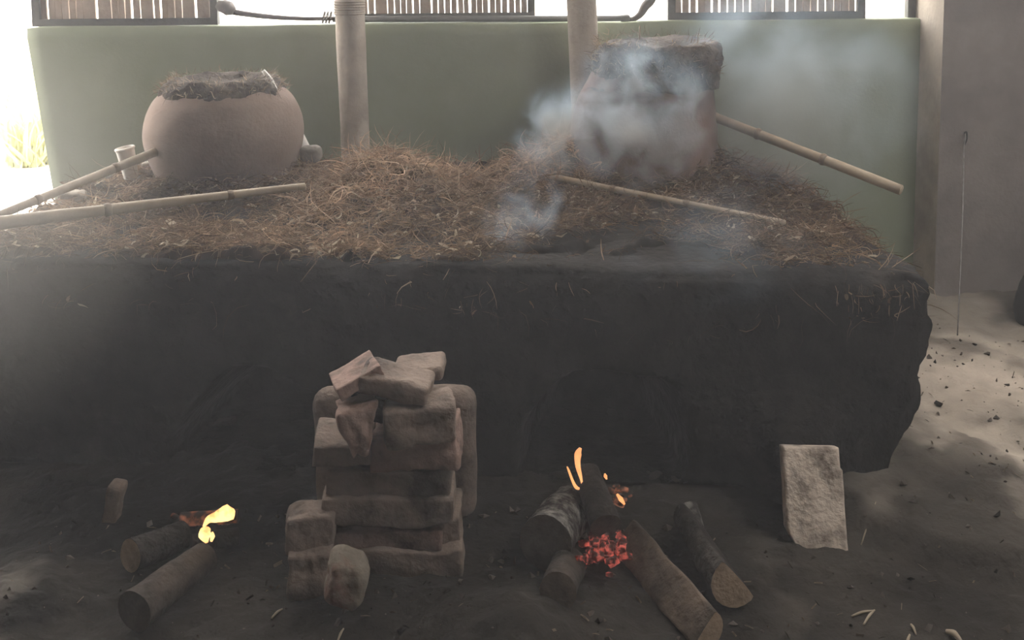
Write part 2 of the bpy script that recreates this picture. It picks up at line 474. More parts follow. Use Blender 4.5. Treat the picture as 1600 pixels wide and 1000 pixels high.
def hearth_mesh():
    v, f = box_grid(170, 70, 44)
    u, d, h = (v[:, 0] + 1) / 2, (v[:, 1] + 1) / 2, (v[:, 2] + 1) / 2
    z = h * HT
    # eroded sides: narrower at the foot
    bat = .10 * (1 - h) ** 1.2
    x0, x1 = XL + 0 * bat, XR - bat
    x = x0 + (x1 - x0) * u
    y = front_y(x) + (YB - front_y(x)) * d
    p = np.stack([x, y, z], 1)
    # round the shoulders
    r = .075
    for (dist, ax, sg) in ((x - x0, 0, 1), (x1 - x, 0, -1), (y - front_y(x), 1, 1)):
        near = np.clip(1 - dist / r, 0, 1); top = np.clip(1 - (HT - z) / r, 0, 1)
        k = np.maximum(0, np.sqrt(near ** 2 + top ** 2) - 1)
        p[:, 2] -= k * r * .75 * top; p[:, ax] += sg * k * r * .75 * near
    q = p.copy()
    isf = (d < 1e-6) & (h > 0); isr = (u > 1 - 1e-6) & (h > 0); ist = h > 1 - 1e-6
    nf = .03 * fbm(q, 3.2, 4, 31) + .012 * fbm(q, 12, 3, 33)
    nr = .07 * fbm(q, 5, 4, 41) + .03 * fbm(q, 14, 3, 43)
    p[:, 1] += np.where(isf, nf, 0)
    p[:, 0] += np.where(isr, nr, 0)
    p[:, 2] += np.where(ist, .012 * fbm(q, 5, 3, 51), 0)
    p[:, 1] -= np.where(isf, .15 * np.exp(-((q[:, 0] - .80) / .12) ** 2) * (1 - ss(.12, .34, q[:, 2])), 0)
    # two arched stoke holes sunk into the front
    for (cx, hw, top) in ((-.80, .25, .28), (.28, .25, .32)):
        e = ((q[:, 0] - cx) / hw) ** 2 + (np.maximum(q[:, 2] - .02, 0) / top) ** 2.4
        p[:, 1] += np.where(isf, .5 * (1 - ss(.3, 1.25, e + .35 * fbm(q, 6, 3, 61))), 0)
    return p, f


hv, hf = hearth_mesh()
h_root = thing('earthen_hearth', 'long soot-blackened mud hearth with two stoke holes, under the clay pots', 'hearth', (-.3, 3.5, 0))
part('body', hv, hf, M['soot'], h_root)


# ------------------------------------------------------------------ fibre covering the hearth top
def mulch_h(x, y):
    p = np.stack([x, y, 0 * x], 1)
    fy = front_y(x)
    e = np.minimum(np.minimum(y - fy, XR + .025 - x), np.minimum(x - XL, .4))
    edge = ss(.0, .085, e)
    z = HT - .13 + .135 * edge - .03 * ss(3.9, 4.25, y)
    z = z + edge * (.045 * fbm(p, 5.0, 3, 71) + .030 * (1 - 2 * np.abs(fbm(p, 9, 3, 73))) + .022 * fbm(p, 22, 2, 75) - .015)

    def g(cx, cy, sx, sy, hgt):
        return hgt * np.exp(-((x - cx) / sx) ** 2 - ((y - cy) / sy) ** 2)
    z = z + g(-.53, 3.72, .17, .20, .15) + g(-.33, 3.62, .15, .18, .085) + g(.19, 3.82, .13, .16, .125) + g(.02, 3.80, .13, .2, .07)
    z = z + g(-.85, 3.95, .12, .2, .05) + g(.85, 3.8, .25, .25, .05) + g(-1.2, 3.75, .2, .1, .03)
    for (cx, cy) in ((-1.166, 3.9), (.535, 3.86)):                       # banked up round the pots
        z = z + .045 * np.exp(-((np.hypot(x - cx, y - cy) - .29) / .07) ** 2)
    z = z - g(-.16, 4.0, .12, .25, .03)
    # worn, smoked dip over the right stoke hole
    z = z - g(.42, 2.72, .30, .20, .075)
    return z


def soot_mask(x, y):
    p = np.stack([x, y, 0 * x], 1)
    n = .12 * fbm(p, 6, 3, 77)
    fy = front_y(x)
    a = (1 - ss(.75, 1.0, np.sqrt(((x - .34) / .40) ** 2 + ((y - fy) / .50) ** 2) + n))
    b = 1 - ss(.0, .07, (y - fy) + .6 * n + .07 * fbm(p, 2.2, 2, 79))
    return np.maximum(a, b)


def build_mulch():
    R = rng(5)
    nu, nv = 330, 180
    U, T = np.meshgrid(np.linspace(0, 1, nu + 1), np.linspace(0, 1, nv + 1), indexing='ij')
    x = (XL + .035 + (XR - XL - .05) * U).ravel()
    fy = front_y(x) + .035
    y = fy + (YB - fy) * T.ravel()
    z = mulch_h(x, y)
    p = np.stack([x, y, z], 1)
    s = soot_mask(x, y)
    n1 = fbm(p, 18, 3, 91) * .5 + .5; n2 = fbm(p, 4, 3, 95) * .5 + .5
    col = np.array([.05, .038, .03]) + (n1 * .06)[:, None] * np.array([1.0, .75, .55])
    col = col * (.55 + .9 * n2)[:, None]
    col = col * (1 - s)[:, None] + np.array([.02, .017, .015]) * s[:, None]
    Vs, Fs, Cs = [p], list(grid(nu, nv)), [col]
    cnt = len(p)
    # strands
    N = 105000
    fx = R.uniform(XL, XR, N); t = R.uniform(0, 1, N) ** 1.25
    fy = front_y(fx); yy = fy + .0 + (YB - fy) * t
    nt_ = 1300                                                            # tufts of matted fibre
    tx = R.uniform(XL + .05, XR - .03, nt_); ty = front_y(tx) + .03 + (YB - .04 - front_y(tx)) * R.uniform(0, 1, nt_) ** 1.2
    tr = R.uniform(.012, .045, nt_); th_ = R.uniform(.3, 1, nt_) * .030
    ti = R.integers(0, nt_, N); tuft = R.uniform(0, 1, N) < .5
    ox, oy = R.normal(0, 1, N), R.normal(0, 1, N)
    fx = np.where(tuft, np.clip(tx[ti] + ox * tr[ti] * 1.6, XL, XR), fx)
    yy = np.where(tuft, np.clip(ty[ti] + oy * tr[ti], front_y(fx) + .005, YB - .01), yy)
    lift = np.where(tuft, th_[ti] * np.exp(-(ox ** 2 + oy ** 2) * .5), 0)
    ttone = R.uniform(.6, 1.35, nt_)[ti]
    dens = .35 + .65 * ss(-.15, .35, fbm(np.stack([fx, yy, 0 * fx], 1), 4.5, 3, 101))
    mound = np.exp(-((fx + .5) / .32) ** 2 - ((yy - 3.68) / .3) ** 2) + np.exp(-((fx - .15) / .3) ** 2 - ((yy - 3.78) / .22) ** 2)
    sm = soot_mask(fx, yy)
    keep = (R.uniform(0, 1, N) < np.clip(dens + mound * .5, 0, 1) * (1 - .93 * sm))
    fx, yy, mound, sm, lift, ttone, tuft = fx[keep], yy[keep], mound[keep], sm[keep], lift[keep], ttone[keep], tuft[keep]; N = len(fx)
    k = 5
    az = np.where(R.uniform(0, 1, N) < .6, R.normal(0, .55, N) + PI * (R.uniform(0, 1, N) < .5), R.uniform(0, 2 * PI, N))
    el = np.abs(R.normal(0, .42, N)) * (1 + .5 * np.clip(mound, 0, 1)) - .12
    ln = np.exp(R.normal(math.log(.055), .5, N)) * (1 + .5 * np.clip(mound, 0, 1))
    curl = R.normal(0, 2.0, N); droop = R.normal(-.9, 1.1, N)
    wd = np.exp(R.normal(math.log(.0009), .45, N))
    chip = R.uniform(0, 1, N) < .07
    wd = np.where(chip, R.uniform(.002, .006, N), wd); ln = np.where(chip, R.uniform(.02, .05, N), np.minimum(ln, .15))
    pos = np.stack([fx, yy, mulch_h(fx, yy) + R.uniform(-.004, .008, N) + lift], 1)
    hang = (R.uniform(0, 1, N) < (.002 + .006 * ss(.7, 1.1, fx)) * ss(.0, .35, fbm(np.stack([fx, 0 * fx, 0 * fx], 1), 5, 2, 131))) & (mound < .3)                     # strands trailing over the front edge
    pos[hang, 1] = front_y(pos[hang, 0]) - .012
    pos[hang, 2] = HT - .02 - R.uniform(0, 1, hang.sum()) ** 2 * .07
    az[hang] = -PI / 2 + R.normal(0, 1.0, hang.sum()); ln[hang] *= .6; el[hang] = -.9 + R.normal(0, .5, hang.sum()); droop[hang] = -.3
    start = pos.copy()
    pts = []
    for i in range(k):
        pts.append(pos.copy())
        d = np.stack([np.cos(az) * np.cos(el), np.sin(az) * np.cos(el), np.sin(el)], 1)
        pos = pos + d * (ln / (k - 1))[:, None]
        az = az + curl / (k - 1) * .9; el = el + droop / (k - 1)
    pts = np.stack(pts, 1)                                   # N,k,3
    gx, gy = pts[..., 0].ravel(), pts[..., 1].ravel()
    ins = (gx > XL) & (gx < XR) & (gy > front_y(gx)) & (gy < YB)
    gz = np.where(ins, mulch_h(gx, gy) + .0015, -9).reshape(N, k)
    pts[..., 2] = np.maximum(pts[..., 2], gz)
    pts[..., 1] = np.minimum(pts[..., 1], YB - .005)
    tn = np.gradient(pts, axis=1)
    rv = R.normal(0, 1, (N, 1, 3)); rv[..., 2] *= .5
    side = np.cross(tn, np.broadcast_to(rv, tn.shape)); side /= np.maximum(np.linalg.norm(side, axis=2, keepdims=True), 1e-9)
    taper = np.array([.6, 1, 1, .85, .25])
    off = side * (wd[:, None] * taper)[..., None]
    A, B = pts - off, pts + off
    VV = np.stack([A, B], 2).reshape(N * k * 2, 3)
    base = cnt + np.arange(N)[:, None] * (k * 2)
    for i in range(k - 1):
        q = np.concatenate([base + 2 * i, base + 2 * i + 1, base + 2 * i + 3, base + 2 * i + 2], 1)
        Fs += [tuple(r) for r in q.tolist()]
    tone = R.uniform(0, 1, N) ** 1.6
    warm = R.uniform(0, 1, N)
    c0 = np.array([.10, .066, .045]); c1 = np.array([.74, .56, .39]); c2 = np.array([.60, .39, .25])
    cc = c0 + (c1 * (1 - warm)[:, None] + c2 * warm[:, None] - c0) * (.15 + .85 * tone)[:, None]
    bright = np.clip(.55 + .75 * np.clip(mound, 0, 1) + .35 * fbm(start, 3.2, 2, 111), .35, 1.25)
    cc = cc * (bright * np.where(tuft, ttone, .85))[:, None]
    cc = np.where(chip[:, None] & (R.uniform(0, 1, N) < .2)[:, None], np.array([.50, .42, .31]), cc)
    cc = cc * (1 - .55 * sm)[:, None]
    Vs.append(VV); Cs.append(np.repeat(cc, k * 2, axis=0))
    return np.vstack(Vs), Fs, np.vstack(Cs)


mv, mf, mc = build_mulch()
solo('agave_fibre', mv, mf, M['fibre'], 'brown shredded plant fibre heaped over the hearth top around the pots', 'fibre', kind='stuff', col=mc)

# ------------------------------------------------------------------ clay pots
C = P(352, 210, 3.90)
pr = thing('clay_pot', 'round-bellied clay pot with mud-sealed rim, on the left of the hearth', 'pot', (C[0], C[1], .64))
prof = [(.235, .62), (.262, .68), (.292, .75), (.312, .82), (.316, .88), (.305, .94), (.279, 1.0), (.242, 1.04), (.215, 1.05), (.203, 1.05), (.17, 1.045), (.155, 1.03)]
v, f = lathe(prof, C[0], C[1], 72, .006, 3.5, 3)
v, f = fan_cap(v, f, 72, 11 * 6, (C[0], C[1], 1.02))
part('body', v, f, M['clay'], pr)
v, f = lathe([(.250, 1.03), (.240, 1.055), (.222, 1.078), (.20, 1.092), (.165, 1.08), (.12, 1.06), (.02, 1.05)], C[0], C[1], 110, .026, 20, 7, 6)
seal = part('mud_seal', v, f, M['mud'], pr)
a, b = P(411, 110, 3.86), P(433, 143, 3.86)
v, f = tube([a, (a + b) / 2 + [.003, 0, .002], b], [.008, .011, .007], 6, 3, .2, 30, sub=3)
o = part('leaf_strip', v, f, M['white'], pr, sub=seal); o['label'] = 'pale strip stuck at the rim'


def fuzz(root, cx, cy, r0, r1, z0, z1, n, seed, lmax=.05, cols=((.10, .08, .06), (.36, .28, .2)), sub=None):
    """loose fibres bristling out of a mud seal"""
    R = rng(seed); V, Fs, Cs = [], [], []
    for i in range(n):
        th = R.uniform(0, 2 * PI); t = R.uniform(0, 1); r = r0 + (r1 - r0) * t
        p = np.array([cx + r * math.cos(th), cy + r * math.sin(th), z0 + (z1 - z0) * t])
        d = np.array([math.cos(th), math.sin(th), R.uniform(-.4, 1.4)]) + R.normal(0, .6, 3); d /= np.linalg.norm(d)
        L = R.uniform(.3, 1) * lmax; s = np.cross(d, R.normal(0, 1, 3)); s /= np.linalg.norm(s); w_ = R.uniform(.0007, .0018)
        m_ = p + d * L * .5 + R.normal(0, L * .12, 3); e = p + d * L + R.normal(0, L * .2, 3)
        k = len(V); V += [p - s * w_, p + s * w_, m_ - s * w_, m_ + s * w_, e]
        Fs += [(k, k + 1, k + 3, k + 2), (k + 2, k + 3, k + 4)]
        c = np.array(cols[0]) + (np.array(cols[1]) - np.array(cols[0])) * R.uniform() ** 1.5
        Cs += [c] * 5
    o = part('seal_fibre', V, Fs, M['fibre'], root, sub=sub, col=np.array(Cs)); o['kind'] = 'stuff'


fuzz(pr, C[0], C[1], .255, .19, 1.04, 1.10, 700, 12, sub=seal)

C2 = P(1004, 200, 3.86)
pr2 = thing('clay_pot', 'tall smoke-wrapped clay pot with thick mud collar, on the right of the hearth', 'pot', (C2[0], C2[1], .64))
prof = [(.25, .60), (.285, .68), (.298, .76), (.298, .84), (.290, .92), (.272, 1.0), (.252, 1.06), (.235, 1.12), (.225, 1.15), (.20, 1.165), (.15, 1.16)]
shf = [0, 0, 0, .002, .006, .014, .026, .038, .048, .052, .052]
v, f = lathe(prof, C2[0], C2[1], 72, .010, 4, 17, shift=shf)
v, f = fan_cap(v, f, 72, 10 * 6, (C2[0] + .052, C2[1], 1.15))
part('body', v, f, M['clay2'], pr2)
v, f = lathe([(.268, 1.045), (.262, 1.09), (.252, 1.14), (.246, 1.19), (.218, 1.225), (.18, 1.222), (.02, 1.19)], C2[0], C2[1], 110, .045, 13, 23, 6, shift=[.03, .042, .054, .06, .064, .06, .06])
seal = part('mud_collar', v, f, M['mud'], pr2)
fuzz(pr2, C2[0] + .045, C2[1], .262, .22, 1.10, 1.245, 900, 14, .055, sub=seal)
v, f = tube([P(999, 62, 3.8), P(1000, 40, 3.8)], [.004, .003], 6)
o = part('twig', v, f, M['bamboo'], pr2, sub=seal); o['label'] = 'thin pale twig standing in the collar'


# ------------------------------------------------------------------ cane poles
def cane(label, pts, r0, r1, joints, seed, dark=()):
    pts = [np.asarray(p, float) for p in pts]
    a, b = pts[0], pts[-1]
    t = thing('cane_pole', label, 'pole', (*((a + b) / 2)[:2], min(a[2], b[2])), 'cane poles on the hearth')
    n = 40
    q = np.linspace(0, 1, n)
    if len(pts) == 2: line = a + (b - a) * q[:, None]
    else:
        m = pts[1]; line = ((1 - q) ** 2)[:, None] * a + (2 * q * (1 - q))[:, None] * (2 * m - (a + b) / 2) + (q ** 2)[:, None] * b
    rad = r0 + (r1 - r0) * q
    stem = part('stem', *tube(line, rad, 14, seed, .06, 14), M['bamboo'], t)
    dirn = (b - a) / np.linalg.norm(b - a)
    for j in joints:
        c = np.array([np.interp(j, q, line[:, i]) for i in range(3)]); r = r0 + (r1 - r0) * j
        part('joint', *tube([c - dirn * .011, c - dirn * .003, c + dirn * .004, c + dirn * .012], [r * 1.02, r * 1.2, r * 1.16, r * 1.02], 14, seed, .05, 30), M['canejoint'], t, sub=stem)
    for e, s, r in ((a, -1, r0), (b, 1, r1)):
        part('cut_end', *tube([e + dirn * s * .0005, e + dirn * s * .002], [r * .9, r * .85], 14), M['canepith'], t, sub=stem)
    return t


def on_top(px, py, dz=.0):
    """point of a photo pixel on the fibre bed"""
    d = ray(px, py); t = 2.0
    for _ in range(400):
        p = EYE + d * t
        if p[2] < mulch_h(np.array([p[0]]), np.array([p[1]]))[0] + dz: break
        t += .01
    return EYE + d * t


a = P(-70, 357, 2.84); b = P(476, 291, 3.42)
cane('long split cane pole lying across the fibre in front of the left pot', [a, P(190, 325, 3.10), b], .0235, .0125, (.46, .80), 3)
cane('thin cane spout slanting from the left pot down past the white cup', [P(-60, 360, 3.02), P(244, 237, 3.66)], .0135, .0175, (.76, .35), 4)
cane('grey cane pole lying on the fibre in front of the smoking pot', [on_top(858, 276, .045), on_top(1226, 348, .03)], .0135, .0095, (.3, .62), 5)
cane('cane spout sticking out of the smoking pot down towards the grey wall', [P(1112, 181, 3.80), P(1408, 297, 3.30)], .019, .0185, (.27, .62), 6)

# small things lying on the fibre by the left pot
base = P(206, 279, 3.86)
cup = thing('plastic_cup', 'white plastic cup standing tilted behind the cane spout', 'cup', base)
s = scale_at(base)
v, f = lathe([(.0, 0), (.026, .0), (.030, .02), (.036, .12), (.038, .128), (.034, .126), (.028, .03), (.0, .02)], 0, 0, 32, 0, sub=3)
v = rot(rot(v, 'y', -.16), 'x', .05) + base
shell = part('shell', v, f, M['white'], cup)
v, f = lathe([(.036, .122), (.0395, .125), (.0395, .131), (.036, .133)], 0, 0, 32, 0, sub=2)
v = rot(rot(v, 'y', -.16), 'x', .05) + base
part('rim', v, f, M['white'], cup, sub=shell)
c = P(236, 255, 3.82)
v, f = lump((.065, .05, .018), 3, .8, .05, (10, 8, 4))
solo('plastic_lid', rot(v, 'y', -.1) + c, f, M['white'], 'flat white plastic dish between the cup and left pot', 'lid')  # ambiguous flat white thing, taken for a container lid
c = on_top(113, 306, .01)
v, f = lump((.10, .07, .04), 6, .9, .08, (12, 10, 6), 12)
solo('flat_stone', v + c, f, M['palestone'], 'flat pale stone on the hearth corner beneath the cane spout', 'stone')
c = P(486, 240, 3.92)
v, f = lump((.085, .08, .07), 8, .7, .12, (12, 10, 8), 14)
solo('stone', v + c, f, M['stone'], 'grey stone lying right of the round-bellied pot', 'stone')
c = P(476, 213, 4.02)
pl = thing('plastic_bottle', 'white and black plastic bottle leaning half hidden behind the round pot', 'bottle', c - [0, 0, .06])
v, f = lathe([(0, 0), (.022, 0), (.026, .01), (.026, .08), (.014, .105), (.012, .115)], 0, 0, 20, 0, sub=3)
part('bottle_body', rot(v, 'y', -.45) + c - [-.0, 0, .06], f, M['white'], pl)
v, f = lathe([(.0, .142), (.014, .142), (.015, .118), (.013, .112)][::-1], 0, 0, 20, 0, sub=2)
part('cap', rot(v, 'y', -.45) + c - [-.0, 0, .06], f, M['sack'], pl)

# ------------------------------------------------------------------ posts, panels, pipe along the sill
for label, px, wpx in (('weathered round post wrapped with wire near its top, beside the fibre mound', 551, 45), ('plain weathered round post behind the smoking pot', 914, 46)):
    top, bot = P(px - 5, 10, 4.2), P(px + 5, 240, 4.2)
    r = wpx / 2 * scale_at(bot)
    ln = [np.array([bot[0] + (top[0] - bot[0]) * (z - bot[2]) / (top[2] - bot[2]), 4.2, z]) for z in np.linspace(.58, ROOM_Z, 40)]
    t = thing('roof_post', label, 'post', ln[0])
    shaft = part('shaft', *tube(ln, r, 24, int(px), .035, 6), M['post'], t)
    if px < 600:
        for i, py in enumerate((2, 6, 10, 14, 18, 21)):
            c = P(px - 5, py, 4.2)
            part('wire_wrap', *tube([c - [0, 0, .006], c - [0, 0, .003], c + [0, 0, .003], c + [0, 0, .006]], [r, r * 1.07, r * 1.07, r], 24, i, .02, 20), M['post'], t, sub=shaft)


def slat_panel(label, x0, x1, yb, nslat, seed, Yp, sw, rail):
    R = rng(seed)
    a, b = P(x0, yb, Yp), P(x1, yb, Yp); s = scale_at(a)
    z0 = SILL_Z + .004 if rail else (a[2] + b[2]) / 2
    z0 = min(a[2], b[2]) if rail else z0
    z1 = z0 + .95
    t = thing('slat_screen', label, 'screen', ((a[0] + b[0]) / 2, Yp, z0), 'slat screens above the green wall')
    rh = rail * s
    part('bottom_rail', *beam(a[0], b[0], Yp - .018, Yp + .018, z0, z0 + rh), M['frame'], t, smooth=False)
    part('top_rail', *beam(a[0], b[0], Yp - .018, Yp + .018, z1 - .04, z1), M['frame'], t, smooth=False)
    for x in (a[0], b[0] - .034):
        part('stile', *beam(x, x + .034, Yp - .016, Yp + .016, z0 + rh if rail > 6 else SILL_Z - .004, z1 - .04), M['frame'], t, smooth=False)
    pitch = (b[0] - a[0] - .07) / nslat
    for i in range(nslat):
        x = a[0] + .036 + pitch * i + R.normal(0, .0015)
        wdt = pitch * R.uniform(*sw); ln = R.normal(0, .006)
        v, f = beam(x, x + wdt, Yp + .002, Yp + .014, z0 + rh + R.uniform(-.004, .001), z1 - .045)
        v[v[:, 2] > z1 - .3, 0] += ln - .012
        part('slat', v, f, M['slatwood'], t, smooth=False)
    return t


slat_panel('wooden slat screen at the far left above the green wall', 53, 342, 38.5, 24, 2, 4.42, (.72, .98), 11)
slat_panel('wooden slat screen above the green wall between the two posts', 545, 836, 24, 27, 4, 4.47, (.74, .95), 5)
slat_panel('wooden slat screen above the green wall near the grey wall', 1043, 1350, 29, 24, 6, 4.42, (.66, .95), 12)

tp = thing('water_pipe', 'grey pipe with hose ends running along the sill behind the posts', 'pipe', P(770, 38, 4.40))
s = scale_at(P(770, 30, 4.40))
pp = part('pipe', *tube([P(520, 30, 4.40), P(770, 29.5, 4.40), P(978, 28.5, 4.40)], [.0145] * 3, 14, 2, .03, 8, sub=8), M['pipe'], tp)
part('hose', *tube([P(346, 14, 4.38), P(372, 20, 4.38), P(420, 26, 4.38), P(470, 29, 4.38), P(520, 29, 4.38)], [.016, .014, .012, .0095, .009], 12, 3, .06, 12, sub=6), M['hose'], tp)
part('hose', *tube([P(976, 29, 4.40), P(988, 30, 4.40), P(1000, 23, 4.40), P(1008, 10, 4.40), P(1018, -4, 4.40), P(1022, -40, 4.42)], [.010, .011, .016, .021, .024, .024], 12, 5, .05, 12, sub=6), M['hose'], tp)
part('hose_knot', *tube([P(340, 6, 4.37), P(348, 10, 4.37), P(358, 14, 4.37), P(366, 18, 4.37)], [.02, .032, .034, .018], 14, 4, .25, 18, sub=4), M['hose'], tp)
part('coupling', *tube([P(970, 28.5, 4.40), P(974, 28.5, 4.40), P(981, 28.5, 4.40), P(984, 29, 4.40)], [.0155, .019, .019, .013], 14), M['pipe'], tp, sub=pp)
for i, px in enumerate((506, 511, 516)):
    th = np.linspace(0, 2 * PI, 17)[:-1]; c = P(px, 27, 4.375)
    ring = np.stack([c[0] + .006 * np.sin(th), c[1] + .019 * np.cos(th), c[2] + .026 * np.sin(th)], 1)
    part('clamp_coil', *tube(np.vstack([ring, ring[:1]]), .0032, 6, caps=False), M['hose'], tp)
v, f = beam(P(1416, 20, 4.42)[0], P(1428, 20, 4.42)[0], 4.40, 4.44, SILL_Z - .004, ROOM_Z)
solo('sill_post', v, f, M['frame'], 'thin dark post standing on the sill beside the grey wall', 'post', smooth=False)

# rod, sack by the grey wall
a, b = PZ(1496, 524, .08), P(1507, 209, 4.11)
rt = thing('steel_rod', 'thin steel rod leaning against the grey wall', 'rod', a)
part('shaft', *tube([a, (a + b) / 2 + [.004, 0, 0], b], [.0028, .0028, .0032], 8, sub=6), M['rod'], rt)
part('hook', *tube([b + [.0, -.002, -.05], b + [.008, -.006, -.02], b + [.006, -.006, .008], b + [-.003, -.004, .004]], .004, 8, sub=4), M['sack'], rt)
c = PZ(1640, 508, .06)
v, f = lathe([(.0, 0), (.10, 0), (.135, .03), (.13, .12), (.10, .2), (.065, .25), (.02, .275), (0, .278)], c[0], c[1], 40, .03, 7, 9)
v[:, 2] += .05
solo('sack', v, f, M['sack'], 'dark slumped sack on the floor against the grey wall', 'sack')

# ------------------------------------------------------------------ the brick stack in front of the hearth


def block(name, label, x0, y0, x1, y1, Y, depth, m, seed, tilt=0, yaw=0, rnd=.16, amp=.09, cat='brick', warp=.10, shape=None, group='bricks stacked before the hearth', n=(30, 12, 14), nsc=15, lean=0):
    """worn block whose front fills a pixel box at depth Y; tilt turns it in the picture (degrees, clockwise)"""
    if cat == 'brick' and not lean: y0, y1 = y0 + 1.5, y1 - 1.5
    c = P((x0 + x1) / 2, (y0 + y1) / 2, Y); s = scale_at(c)
    tz = math.radians(abs(tilt)); Wp, Hp = (x1 - x0) * s, (y1 - y0) * s
    k = math.cos(tz) ** 2 - math.sin(tz) ** 2
    W = (Wp * math.cos(tz) - Hp * math.sin(tz)) / k; H = (Hp * math.cos(tz) - Wp * math.sin(tz)) / k
    v, f = lump((W, depth, H), seed, rnd, amp * 2.1, n, nsc, warp)
    if shape is not None: v = shape(v, W, depth, H)
    v = rot(rot(v, 'z', math.radians(yaw)), 'y', math.radians(tilt))
    if lean: v = rot(v + [0, 0, H / 2], 'x', -math.radians(lean)) - [0, 0, H / 2]
    v = v + c + [0, depth / 2, 0]
    return solo(name, v, f, m, label, cat, group)


def wedge(lx=1.0, rx=1.0):
    def fn(v, W, D, H):
        t = v[:, 0] / W + .5
        v = v.copy(); v[:, 2] = -H / 2 + (v[:, 2] + H / 2) * (lx + (rx - lx) * t)
        return v
    return fn


YS = 2.30
B, BR = M['brick'], M['brickred']
# big slab behind, with rounded shoulders
block('clay_slab', 'tall clay slab with rounded shoulders standing behind the brick stack', 487, 612, 744, 822, 2.50, .09, B, 2, 0, 0, .9, .05, 'slab', .03, group='slabs', n=(24, 6, 20))
block('foundation_block', 'wide low stone block at the foot of the brick stack', 514, 862, 722, 910, YS - .01, .2, B, 3, 0, 0, .16, .11, 'block')
block('foundation_block', 'small block wedged upright right of the lowest stacked brick', 688, 808, 720, 866, YS + .03, .14, B, 4, 0, 0, .16, .11, 'block')
block('brick', 'reddish wedge-ended brick, lowest in the stack', 508, 822, 694, 866, YS, .15, BR, 5, 2.5, 0, .16, .11, shape=wedge(.75, 1.05))
block('brick', 'long thick brick second from the bottom of the stack', 501, 777, 703, 828, YS - .01, .15, B, 6, 1, 1, .16, .11)
block('brick', 'long straight brick third from the bottom of the stack', 511, 734, 705, 783, YS, .15, B, 7, 1, -1, .16, .11)
block('brick', 'thin brick jutting left out of the stack above the straight bricks', 484, 694, 578, 736, YS - .02, .15, B, 8, 4, 5, .16, .11)
block('brick', 'broad reddish brick carrying the upper right of the stack', 577, 676, 716, 742, YS - .01, .15, BR, 9, -3, -3, .16, .11, shape=wedge(.8, 1.0))
block('brick', 'chunky square brick near the top right of the stack', 594, 638, 708, 706, YS - .04, .15, B, 10, -2, 8, .16, .11)


def tri(v, W, D, H):
    t = v[:, 2] / H + .5; v = v.copy()
    v[:, 0] = v[:, 0] * (.35 + .65 * t) - (1 - t) * W * .06
    return v


block('brick', 'broken triangular brick piece pointing down on the left of the stack', 514, 636, 594, 722, YS - .06, .11, BR, 11, -8, 12, .16, .11, shape=tri)
block('brick', 'short brick tilted up at the top left of the stack', 509, 580, 588, 634, YS - .02, .16, BR, 12, -24, 20, .16, .11)
block('brick', 'lumpy brick lying across the top of the stack', 558, 586, 676, 642, YS - .03, .12, B, 13, 11, -6, .45, .14)
block('brick', 'round-ended brick at the very top back of the stack', 612, 573, 693, 608, YS + .11, .12, B, 14, -6, 0, .7, .1)
block('brick', 'dark filler standing in for the shaded gap beneath the lumpy top brick', 550, 618, 662, 662, YS + .03, .14, M['char'], 15, 0, 0, .16, .11)  # dark filler added where only a shaded void lies between the bricks
block('brick', 'brick standing on end left of the stack, upper of two', 439, 808, 516, 876, YS - .06, .09, B, 16, 3, 10, .16, .11)
block('brick', 'brick standing on end left of the stack, lower of two', 445, 866, 516, 940, YS - .09, .09, B, 17, -1, 8, .16, .11)
block('field_stone', 'rounded brown stone lying in front of the standing bricks', 497, 890, 572, 966, 2.06, .11, M['rock'], 18, 10, 0, .6, .12, 'stone', .3, group=None, nsc=12)


def chip(v, W, D, H):
    v = v.copy()
    x, z = v[:, 0] / W + .5, v[:, 2] / H + .5
    cut = np.clip(.20 - (x * .9 + z * .95), 0, 1)
    v[:, 0] += cut * W * .6; v[:, 2] += cut * H * .4
    v[:, 0] -= np.where((z > .80) & (x > .9), .035 * W, 0)
    return v


o = block('pale_brick', 'pale mortar-crusted brick standing on end alone by the hearth corner', 1236, 718, 1333, 876, 2.40, .055, M['palebrick'], 21, 1.6, -4, .12, .03, 'brick', .0, lean=22, shape=chip, group=None, n=(20, 6, 36), nsc=16)
o = block('stone_slab', 'narrow pale slab leaning in the shadow left of the left fire', 150, 757, 192, 852, 2.52, .05, M['brick'], 22, 12, 0, .4, .1, 'slab', .05, group=None)


